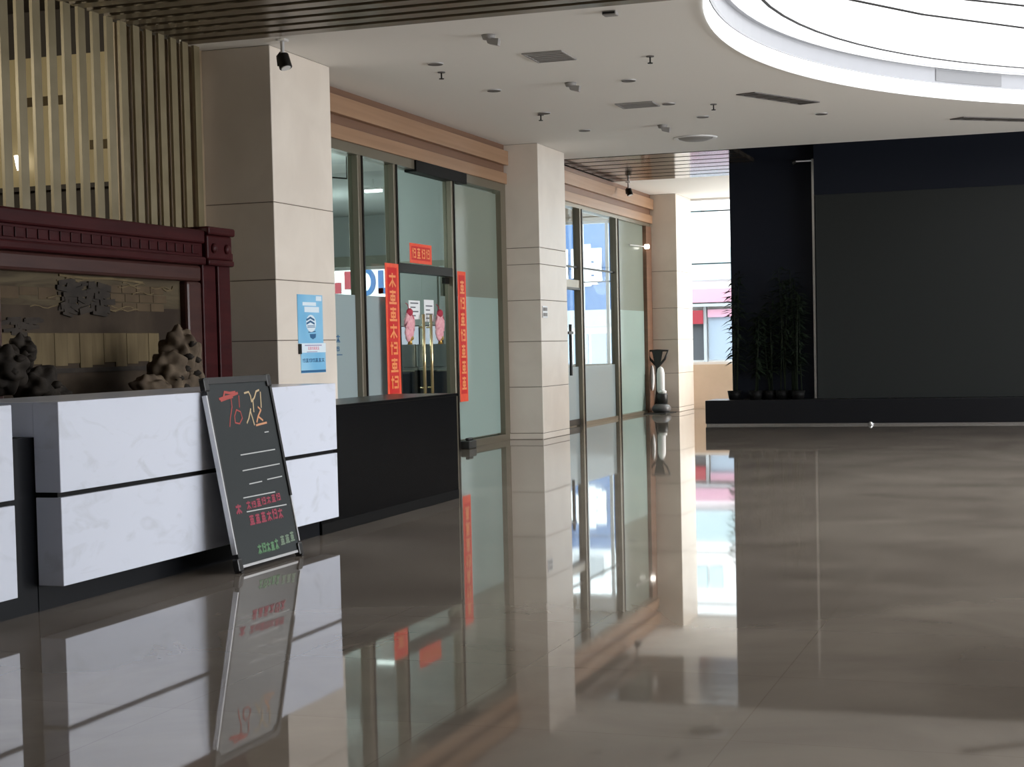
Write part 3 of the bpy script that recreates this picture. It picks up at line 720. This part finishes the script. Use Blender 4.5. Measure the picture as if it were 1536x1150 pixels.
g.stroke([pm(248, 556), pm(330, 546)], .012, lambda u, v, h: fP(u, v, h+.0042), .0008)
g.poly([pm(*q) for q in ((298, 640), (268, 620), (262, 578), (335, 574), (330, 620))], fP, .004, .0055)
p, q = pm(150, 1040), pm(446, 1012); g.rect(p[0], q[0], p[1], q[1], fP, .004, .0052)
rnd = random.Random(11)
for k in range(7): glyph(g, pm(170+38*k, 0)[0], pm(0, 915)[1], .065, .04, lambda u, v, h: fP(u, v, h+.0042), .008, rnd, t=.0008)
g.build('navy_print', 'poster_navy', t)
g = MB(); g.stroke([pm(200, 713), pm(400, 713)], .010, lambda u, v, h: fP(u, v, h+.0052), .0008); g.stroke([pm(222, 793), pm(345, 791)], .007, lambda u, v, h: fP(u, v, h+.0052), .0008)
g.build('purple_print', 'poster_purple', t)
g = MB()
for k in range(6): glyph(g, pm(235+23*k, 0)[0], pm(0, 765)[1], .04, .032, lambda u, v, h: fP(u, v, h+.0052), .007, rnd, t=.0008)
g.build('pink_print', 'poster_pink', t)
p, q = pm(124, 815), pm(148, 695); MB().rect(p[0], q[0], p[1], q[1], fP, 0, .02).build('card_clip', 'plastic_black', t)

# switch plate on column
t = thing('wall_switch', (X0, 24.78, 1.95), 'grey switch plate on the middle stone column', 'switch')
B(X0, X0+.012, 24.66, 24.92, 1.95, 2.14).build('plate', 'silver', t, bevel=.004)
for z in (1.975, 2.06): B(X0+.012, X0+.018, 24.70, 24.88, z, z+.055).build('rocker', 'vent', t)

# ------------------------------------------------------------------ video wall, plinth, plants
t = thing('video_wall', (5, 28.9, .45), 'huge black video wall with dark grey screen on the right', 'screen')
DY = 28.9
MB().box(-5.66, 15.9, DY+.25, DY+.6, .455, 5.09).box(-4.10, 15.9, DY, DY+.25, 4.06, 5.09).build('casing', 'wall_dark', t)
B(-4.085, 15.9, DY+.02, DY+.25, .455, 4.06).build('display_panel', 'screen', t)
B(-4.14, -4.10, DY-.02, DY+.25, .46, 4.70).build('metal_edge', 'chrome', t)
t = thing('black_plinth', (5, 28.9, 0), 'long low black plinth under the video wall', 'plinth')
B(-6.06, 15.9, 28.6, 29.5, .03, .45).build('body', 'plinth', t, bevel=.01)
B(-6.04, 15.9, 28.59, 29.4, 0, .03).build('kick_strip', 'chrome', t)
tag(MB().ball((-3.13, 28.55, .035), .035).cyl((-3.13, 28.55, 0), (-3.13, 28.55, .02), .05).build('door_stop', 'chrome', smooth=True), 'small shiny knob on the floor in front of the black plinth', 'door stop')
t = thing('wall_spotlight', (-4.25, 28.85, 4.6), 'tiny spotlight arm high on the black wall beside screen', 'lamp')
MB().tube([(-4.14, 28.86, 4.665), (-4.40, 28.80, 4.66)], .014).build('arm', 'silver', t); MB().cyl((-4.40, 28.80, 4.66), (-4.46, 28.79, 4.64), .03, .04).build('head', 'frame_dark', t)
def bamboo(x, y, h, ns, lab, seed):
    rnd = random.Random(seed)
    t = thing('bamboo_plant', (x, y, .45), lab, 'plant', 'bamboo plants before the black wall')
    MB().lathe([(.10, 0), (.13, .16), (.12, .16), (.10, .12)], (x, y, .45), 20).build('pot', 'groove', t, smooth=True)
    st = MB(); lv = MB()
    for i in range(ns):
        a = rnd.random()*6.28; r = .07*rnd.random(); bx, by = x+r*math.cos(a), y+r*math.sin(a); hh = h*rnd.uniform(.75, 1)
        top = Vector((bx+rnd.uniform(-.10, .10), by+rnd.uniform(-.06, .06), .55+hh)); bot = Vector((bx, by, .55))
        st.tube([bot, bot.lerp(top, .5)+Vector((rnd.uniform(-.02, .02), 0, 0)), top], [.012, .010, .005], 6)
        for j in range(44):
            q = bot.lerp(top, .25+.75*j/43); a = rnd.random()*6.28; L = rnd.uniform(.14, .30); w = rnd.uniform(.018, .030)
            d = Vector((math.cos(a), .45*math.sin(a), rnd.uniform(-.35, .45))); sd = Vector((-math.sin(a), math.cos(a), .3)).normalized()*w
            m1 = q+d*L*.45; e = q+d*L+Vector((0, 0, -.06))
            lv.add([q, m1+sd, e, m1-sd, m1+Vector((0, 0, .004))], [(0, 1, 4), (1, 2, 4), (2, 3, 4), (3, 0, 4)])
    st.build('stem', 'stem', t, smooth=True); lv.build('leaves', 'leaf', t)
names = ['leftmost, leaves poking past the black wall edge', 'second from the left black wall edge', 'third from the left black wall edge', 'fourth, in the middle of the row', 'fifth, left of the video screen edge', 'rightmost, beside the video screen edge']
for i, (x, y, h) in enumerate(((-5.60, 29.0, 2.35), (-5.2, 28.92, 1.5), (-4.95, 28.98, 1.8), (-4.72, 28.9, 2.3), (-4.5, 28.98, 2.25), (-4.42, 28.80, 1.85))):
    bamboo(x, y, h, 4, 'dark bamboo plant on the black plinth, '+names[i], 20+i)

# ------------------------------------------------------------------ floor polisher
t = thing('floor_polisher', (-8.25, 33.95, 0), 'upright floor polishing machine standing by the far stone column', 'machine')
fx, fy = -8.14, 33.9
MB().lathe([(.0, .03), (.18, .03), (.205, .06), (.205, .12), (.17, .17), (.12, .20), (0, .20)], (fx+.02, fy-.08, 0), 32).build('brush_housing', 'housing_grey', t, smooth=True)
MB().lathe([(.17, 0), (.17, .03)], (fx+.02, fy-.08, 0), 32).build('brush_pad', 'plastic_black', t)
MB().lathe([(.115, .2), (.12, .38), (.10, .42), (0, .43)], (fx+.04, fy-.08, 0), 24).build('motor', 'plastic_black', t, smooth=True)
MB().lathe([(.075, .42), (.08, .48), (.0, .50)], (fx+.06, fy-.1, 0), 20).build('motor_cap', 'white', t, smooth=True)
MB().tube([(fx-.14, fy+.06, .16), (fx-.1, fy+.1, .5), (fx-.12, fy+.14, .95), (fx-.13, fy+.16, 1.12)], [.035, .035, .032, .035]).build('pole', 'plastic_black', t, smooth=True)
tank = MB().lathe([(.0, .42), (.06, .43), (.085, .48), (.085, .85), (.065, .95), (.03, .99), (0, 1.0)], (fx-.01, fy+.02, 0), 24); tank.build('water_tank', 'white', t, smooth=True)
MB().ball((fx-.24, fy+.2, .75), .05, .06, .28, 16, 12).build('side_tank', 'white', t, smooth=True)
yk = MB(); cxh = fx-.10
yk.tube([(cxh, fy+.14, .98), (cxh-.16, fy+.14, 1.16), (cxh-.235, fy+.13, 1.34), (cxh, fy+.13, 1.345), (cxh+.235, fy+.13, 1.34), (cxh+.16, fy+.14, 1.16), (cxh, fy+.14, .98)], .026, 10)
yk.build('handlebar', 'plastic_black', t, smooth=True)
MB().hexa([(cxh-.045, fy+.11, .98), (cxh+.045, fy+.11, .98), (cxh+.045, fy+.17, .98), (cxh-.045, fy+.17, .98), (cxh-.12, fy+.10, 1.35), (cxh+.12, fy+.10, 1.35), (cxh+.12, fy+.17, 1.35), (cxh-.12, fy+.17, 1.35)]).build('switch_box', 'plastic_black', t, bevel=.01)
for s_ in (-.13, .09): MB().cyl((fx+s_-.02, fy+.17, .075), (fx+s_+.02, fy+.17, .075), .075, n=20).build('wheel', 'plastic_black', t)
tag(B(-8.75+.36, -7.9, 33.3, 34.3, 0.001, .014).build('floor_mat', 'plastic_black', bevel=.004), 'thin black mat under the floor polisher', 'mat')

# ------------------------------------------------------------------ ceiling fixtures
def vent(quad, lab, m, name='ceiling_vent', slats=True):
    c = [sum(p[i] for p in quad)/4 for i in (0, 1)]
    t = thing(name, (c[0], c[1], H), lab, 'vent', 'vents in the white ceiling')
    def L(u, v, h): # bilinear
        a = Vector(quad[0]).lerp(Vector(quad[1]), u); b = Vector(quad[3]).lerp(Vector(quad[2]), u); p = a.lerp(b, v); return (p.x, p.y, H-.002-h)
    MB().rect(0, 1, 0, 1, L, -.001, .004).build('face', m, t)
    e = MB(); w = .05
    e.rect(0, 1, 0, w, L, .004, .012).rect(0, 1, 1-w, 1, L, .004, .012).rect(0, w, w, 1-w, L, .004, .012).rect(1-w, 1, w, 1-w, L, .004, .012); e.build('frame', m, t)
    s_ = MB(); k = 5
    for i in range(k): s_.rect(w, 1-w, w+(1-2*w)*(i+.3)/k, w+(1-2*w)*(i+.6)/k, L, .004, .009)
    s_.build('louvre', m, t)
vent([(-5.60, 17.04), (-5.14, 17.04), (-5.14, 17.64), (-5.60, 17.64)], 'square grey ceiling vent nearest the reception desk', 'vent')
vent([(-5.64, 21.12), (-5.12, 21.12), (-5.12, 21.58), (-5.64, 21.58)], 'square grey ceiling vent farther back over the lobby', 'vent')
vent([(-3.98, 21.06), (-3.72, 20.98), (-3.06, 22.24), (-3.34, 22.34)], 'long dark slot vent tracing the near edge of the round skylight', 'vent_dark')
vent([(-1.52, 24.93), (-1.31, 24.75), (.35, 26.02), (.2, 26.25)], 'long dark slot vent cut off by the right photo edge', 'vent_dark')
t = thing('ceiling_dome_light', (-5.50, 25.15, H), 'round ceiling lamp with bright crescent near the dark wall', 'lamp')
MB().lathe([(0, -.05), (.18, -.045), (.26, -.02), (.28, 0)], (-5.42, 25.2, H), 32).build('cover', 'vent', t, smooth=True)
MB().lathe([(.28, -.004), (.32, -.022), (.35, 0)], (-5.42, 25.2, H), 32).build('rim', 'white', t, smooth=True)
# slot downlights
base = thing('slot_downlight', (-6.686, 17.21, H), 'thin dark slot downlight nearest the stone column and wooden fascia', 'downlight', 'slot downlights in the white ceiling')
MB().lathe([(.088, -.012), (.095, 0)], (-6.686, 17.21, H), 24).build('trim_ring', 'silver', base); MB().lathe([(0, -.013), (.085, -.016), (.088, -.01)], (-6.686, 17.21, H), 24).build('lens', 'vent_dark', base)
for p, lab in (((-6.718, 19.305), 'second thin slot downlight along the wooden fascia'), ((-4.977, 19.33), 'thin slot downlight between the two square vents'), ((-4.971, 21.44), 'thin slot downlight touching the farther square vent'),
               ((-6.749, 21.48), 'third thin slot downlight along the wooden fascia'), ((-6.745, 23.49), 'fourth thin slot downlight along the wooden fascia'), ((-3.2, 23.41), 'thin slot downlight right of the long slot vent'), ((-4.815, 22.9), 'thin slot downlight just before the round dome lamp')):
    copy_tree(base, (p[0], p[1], H), lab)
sp = thing('sprinkler', (-6.833, 17.775, H), 'small sprinkler head nearest the wooden fascia start', 'sprinkler', 'sprinklers in the white ceiling')
p = (-6.833, 17.775)
MB().cyl((p[0], p[1], H+.03), (p[0], p[1], H-.075), .009).build('pipe', 'frame_dark', sp); MB().lathe([(.030, -.075), (.030, -.084)], (p[0], p[1], H), 16).build('deflector', 'frame_dark', sp); MB().lathe([(.045, -.010), (.045, 0)], (p[0], p[1], H), 16).build('rosette', 'vent_dark', sp)
for p, lab in (((-4.34, 17.84), 'small sprinkler head right of the nearer square vent'), ((-6.85, 21.65), 'small sprinkler head midway along the wooden fascia'), ((-4.43, 21.79), 'small sprinkler head left of the long slot vent')):
    copy_tree(sp, (p[0], p[1], H), lab)
dt = thing('smoke_detector', (-5.58, 15.9, H), 'small pale tilted ceiling detector nearest the slatted ceiling', 'detector', 'detectors in the white ceiling')
p = (-5.58, 15.9)
MB().lathe([(.03, -.05), (.06, -.045), (.075, 0)], (p[0], p[1], H), 20).build('base', 'vent', dt, smooth=True); MB().hexa([(p[0]+.0, p[1]-.04, H-.09), (p[0]+.11, p[1]-.04, H-.12), (p[0]+.11, p[1]+.04, H-.12), (p[0], p[1]+.04, H-.09), (p[0]-.02, p[1]-.04, H-.03), (p[0]+.12, p[1]-.04, H-.05), (p[0]+.12, p[1]+.04, H-.05), (p[0]-.02, p[1]+.04, H-.03)]).build('sensor', 'vent', dt)
for p, lab in (((-5.68, 19.2), 'small pale tilted ceiling detector between the square vents'), ((-5.55, 23.5), 'small pale tilted ceiling detector before the round dome lamp')):
    copy_tree(dt, (p[0], p[1], H), lab)
t = thing('ceiling_speaker', (-4.11, 15.3, H), 'small grey louvred box on the ceiling beside the slat edge', 'speaker')
MB().box(-4.18, -4.04, 15.24, 15.36, H-.04, H).build('box', 'vent', t, bevel=.01); MB().box(-4.17, -4.05, 15.235, 15.24, H-.03, H-.012).build('grille', 'frame_dark', t)
# adjustable spotlights
def spot(x, y, lab, sc=1.):
    t = thing('ceiling_spotlight', (x, y, H), lab, 'spotlight')
    MB().box(x-.05*sc, x+.05*sc, y-.05*sc, y+.05*sc, H-.02, H).tube([(x, y, H-.02), (x, y, H-.15*sc)], .022*sc).build('stem', 'silver', t)
    MB().tube([(x-.02, y, H-.13*sc), (x-.06*sc, y, H-.17*sc), (x-.05*sc, y, H-.27*sc)], .012*sc).build('yoke', 'frame_dark', t)
    MB().cyl((x, y, H-.16*sc), (x+.045*sc, y-.02*sc, H-.30*sc), .062*sc, .068*sc, 24).build('head', 'frame_dark', t, smooth=False, bevel=.006)
    MB().cyl((x+.045*sc, y-.02*sc, H-.298*sc), (x+.048*sc, y-.021*sc, H-.306*sc), .050*sc, .050*sc, 24).build('lens', 'white', t)
spot(-7.60, 15.20, 'black adjustable spotlight hung in front of the near stone column')
spot(-8.12, 31.35, 'dark adjustable spotlight hung below the far white ceiling', .9)
t = thing('downlight_bulb', (-8.3, 33.8, 3.62), 'tiny lit round lamp on the frosted glass near the far column', 'lamp')
MB().cyl((-8.42, 33.82, 3.58), (-8.33, 33.82, 3.58), .05, .05, 16).build('lens', 'lamp_glow', t); MB().tube([(-8.42, 33.82, 3.58), (-8.42, 33.4, 3.57), (-8.42, 32.5, 3.55)], .012).build('rail', 'silver', t)

# ------------------------------------------------------------------ outside
struct(B(-80, 60, 36.2, 140, -.4, -.2).build('ground', 'street'))
t = thing('shop_building', (-4, 48, -.2), 'bright white shop building with red shutter box across the street', 'building')
Y0 = 45.
B(-10.7, 10, Y0, Y0+6, -.2, 12).build('wall', 'bld_white', t)
B(-10.1, -7, Y0-.25, Y0, 2.62, 3.0).build('fascia_sign', 'sign_pink', t)
B(-10.1, -6, Y0-.35, Y0, 2.50, 2.58).build('canopy', 'bld_grey', t)
B(-10.05, -9.50, Y0-.3, Y0, 2.02, 2.40).build('shutter_box', 'sign_red', t)
B(-10.0, -9.50, Y0-.1, Y0, 1.0, 2.02).build('shop_opening', 'bld_dark', t)
B(-9.50, -9.42, Y0-.2, Y0, .4, 2.5).build('pillar', 'bld_grey', t)
B(-9.38, -8.6, Y0-.1, Y0, 1.0, 2.2).build('shop_window', 'bld_glass', t)
B(-9.38, -8.6, Y0-.2, Y0, 2.2, 2.42).build('shop_lintel', 'sign_pink', t)
B(-10.0, -8.4, Y0-.15, Y0, 3.25, 4.15).build('upper_sign', 'sign_cyan', t)
for x in (-9.9, -9.45): B(x, x+.35, Y0-.1, Y0, 4.9, 5.5).build('upper_window', 'sign_pale', t)
t = thing('office_block', (-20, 58, -.2), 'pale office block with huge blue sign seen through the far shopfront', 'building')
B(-30, -12.6, 56, 66, -.2, 7.4).build('wall', 'bld_white', t)
B(-22, -12.8, 55.8, 56.0, 2.75, 5.85).build('sign_board', 'sign_blue', t)
f = lambda u, v, h: (u, 55.8-h, v)
for x0 in (-19.3, -17.85, -16.6, -15.15, -13.8):
    g = MB()
    for (a, b, c, d) in ((.0, 1.12, 4.5, 4.95), (.0, 1.12, 4.02, 4.42), (.1, .95, 3.65, 3.94), (.38, .72, 3.6, 5.1), (.0, .25, 3.9, 4.9), (.85, 1.12, 3.75, 4.5)): g.rect(x0+a, x0+b, c, d, f, 0, .05+.01*len(g.f)/6)
    g.build('sign_character', 'sign_white', t)
B(-30, -12.6, 55.75, 56.0, 2.15, 2.75).build('canopy', 'bld_grey', t)
for k in range(12): B(-21.4+.68*k, -20.85+.68*k, 55.9, 56.0, .1, 1.9).build('shop_window', 'bld_glass', t)
for k in range(4): B(-21+2.1*k, -19.9+2.1*k, 55.9, 56.0, 6.2, 6.9).build('upper_window', 'bld_grey', t)
t = thing('distant_billboard', (-25, 54.7, -.2), 'white billboard with red and blue letters seen through the office window', 'billboard')
B(-29.5, -22.4, 54.6, 54.8, 2.6, 5.2).build('board', 'bld_white', t)
f = lambda u, v, h: (u, 54.6-h, v)
n_ = 20
def arc(cu, cv, ru, rv, a0, a1): return [(cu+ru*math.cos(a0+(a1-a0)*k/n_), cv+rv*math.sin(a0+(a1-a0)*k/n_)) for k in range(n_+1)]
MB().stroke(arc(-24.15, 4.0, .30, .42, -1.57, 1.57), .17, f, .05).build('letter', 'sign_blue', t)
MB().rect(-23.65, -23.45, 3.55, 4.4, f, 0, .05).rect(-23.65, -23.1, 3.55, 3.75, f, 0, .05).build('letter', 'sign_blue', t)
MB().rect(-25.0, -24.72, 3.75, 4.4, f, 0, .05).build('letter', 'sign_red', t)
MB().rect(-25.4, -25.15, 3.6, 4.0, f, 0, .05).build('letter', 'sign_red', t)
for x in (-29, -22.8): B(x, x+.2, 54.65, 54.75, -.2, 2.6).build('post', 'bld_grey', t)

# ------------------------------------------------------------------ light
w = bpy.data.worlds.new('sky'); SC.world = w; w.use_nodes = True
bg = w.node_tree.nodes['Background']; bg.inputs['Color'].default_value = (.93, .97, 1., 1); bg.inputs['Strength'].default_value = 4.0
def area(name, loc, size, rot, power, col=(1, 1, 1)):
    l = bpy.data.lights.new(name, 'AREA'); l.shape = 'RECTANGLE'; l.size, l.size_y = size[0]*S, size[1]*S; l.energy = power; l.color = col
    o = bpy.data.objects.new(name, l); COL.objects.link(o); o.location = Vector(loc)*S; o.rotation_euler = rot; return o
# daylight through the glazed entrance front (right) and the far windows
def portal(*a):
    o = area(*a, 1); o.data.cycles.is_portal = True
portal('entrance_portal', (15.95, 18.75, 1.83), (3.2, 18.6), (0, math.radians(90), 0))
portal('far_window_portal', (-5.1, 35.8, 2.9), (5.8, 3.7), (math.radians(-90), 0, 0))
portal('room_window_portal', (-11.1, 35.8, 2.7), (5.0, 3.3), (math.radians(-90), 0, 0))
portal('office_window_portal', (-17.1, 35.8, 2.25), (5.0, 2.5), (math.radians(-90), 0, 0))
# lamps added on top of the sky: entrance boost, vestibule, office and store fills
area('daylight_boost', (15.85, 18.75, 1.7), (2.8, 18), (0, math.radians(90), 0), 900, (.95, .97, 1))  # added lamp strengthening the sky's daylight at the entrance opening
area('vestibule_fill', (-1.0, 34.4, 2.4), (3.6, 2.4), (0, math.radians(90), 0), 260, (1, .96, .92))  # unseen fill added to light the far column and fascia
for i, (x, y) in enumerate(((-10.8, 18.5), (-14.0, 21.5), (-12.0, 24.0), (-14.5, 30.5))):
    l = bpy.data.lights.new('office_fill', 'POINT'); l.energy = 58; l.color = (.96, 1, 1); l.shadow_soft_size = .25  # unseen point fills added to brighten the office
    o = bpy.data.objects.new('office_fill', l); COL.objects.link(o); o.location = Vector((x, y, 3.4))*S
pl_ = bpy.data.lights.new('board_fill', 'POINT'); pl_.energy = 170; pl_.color = (1, .92, .74); pl_.shadow_soft_size = .1  # unseen lamp added to light the cream board
po = bpy.data.objects.new('board_fill', pl_); COL.objects.link(po); po.location = Vector((-11.0, 9.2, 4.3))*S

# ------------------------------------------------------------------ camera
yaw, pitch, roll, f_px, py = 3.28226296e-01, -4.02100702e-02, -2.23545872e-02, 2417.996, 616.972
cyw, syw, cp, spt, cr_, sr = math.cos(yaw), math.sin(yaw), math.cos(pitch), math.sin(pitch), math.cos(roll), math.sin(roll)
Fv = Vector((-syw*cp, cyw*cp, spt)); Rv = Vector((cyw, syw, 0)); Uv = Rv.cross(Fv)
R2 = Rv*cr_ + Uv*sr; U2 = Uv*cr_ - Rv*sr
cam = bpy.data.cameras.new('camera'); co = bpy.data.objects.new('camera', cam); COL.objects.link(co)
mw = Matrix((R2, U2, -Fv)).transposed().to_4x4(); mw.translation = Vector((0, 0, 1.5))*S
co.matrix_world = mw
cam.sensor_width = 36; cam.lens = f_px/1536*36; cam.shift_y = (py-575)/1536; cam.clip_end = 500
SC.camera = co
for o in list(bpy.data.objects):
    if '_o' in o: del o['_o']
vs = SC.view_settings; vs.view_transform = 'Standard'; vs.look = 'None'; vs.gamma = 1; vs.exposure = .55; vs.use_curve_mapping = False
SC.cycles.max_bounces = 8; SC.cycles.transparent_max_bounces = 16; SC.cycles.sample_clamp_indirect = 4
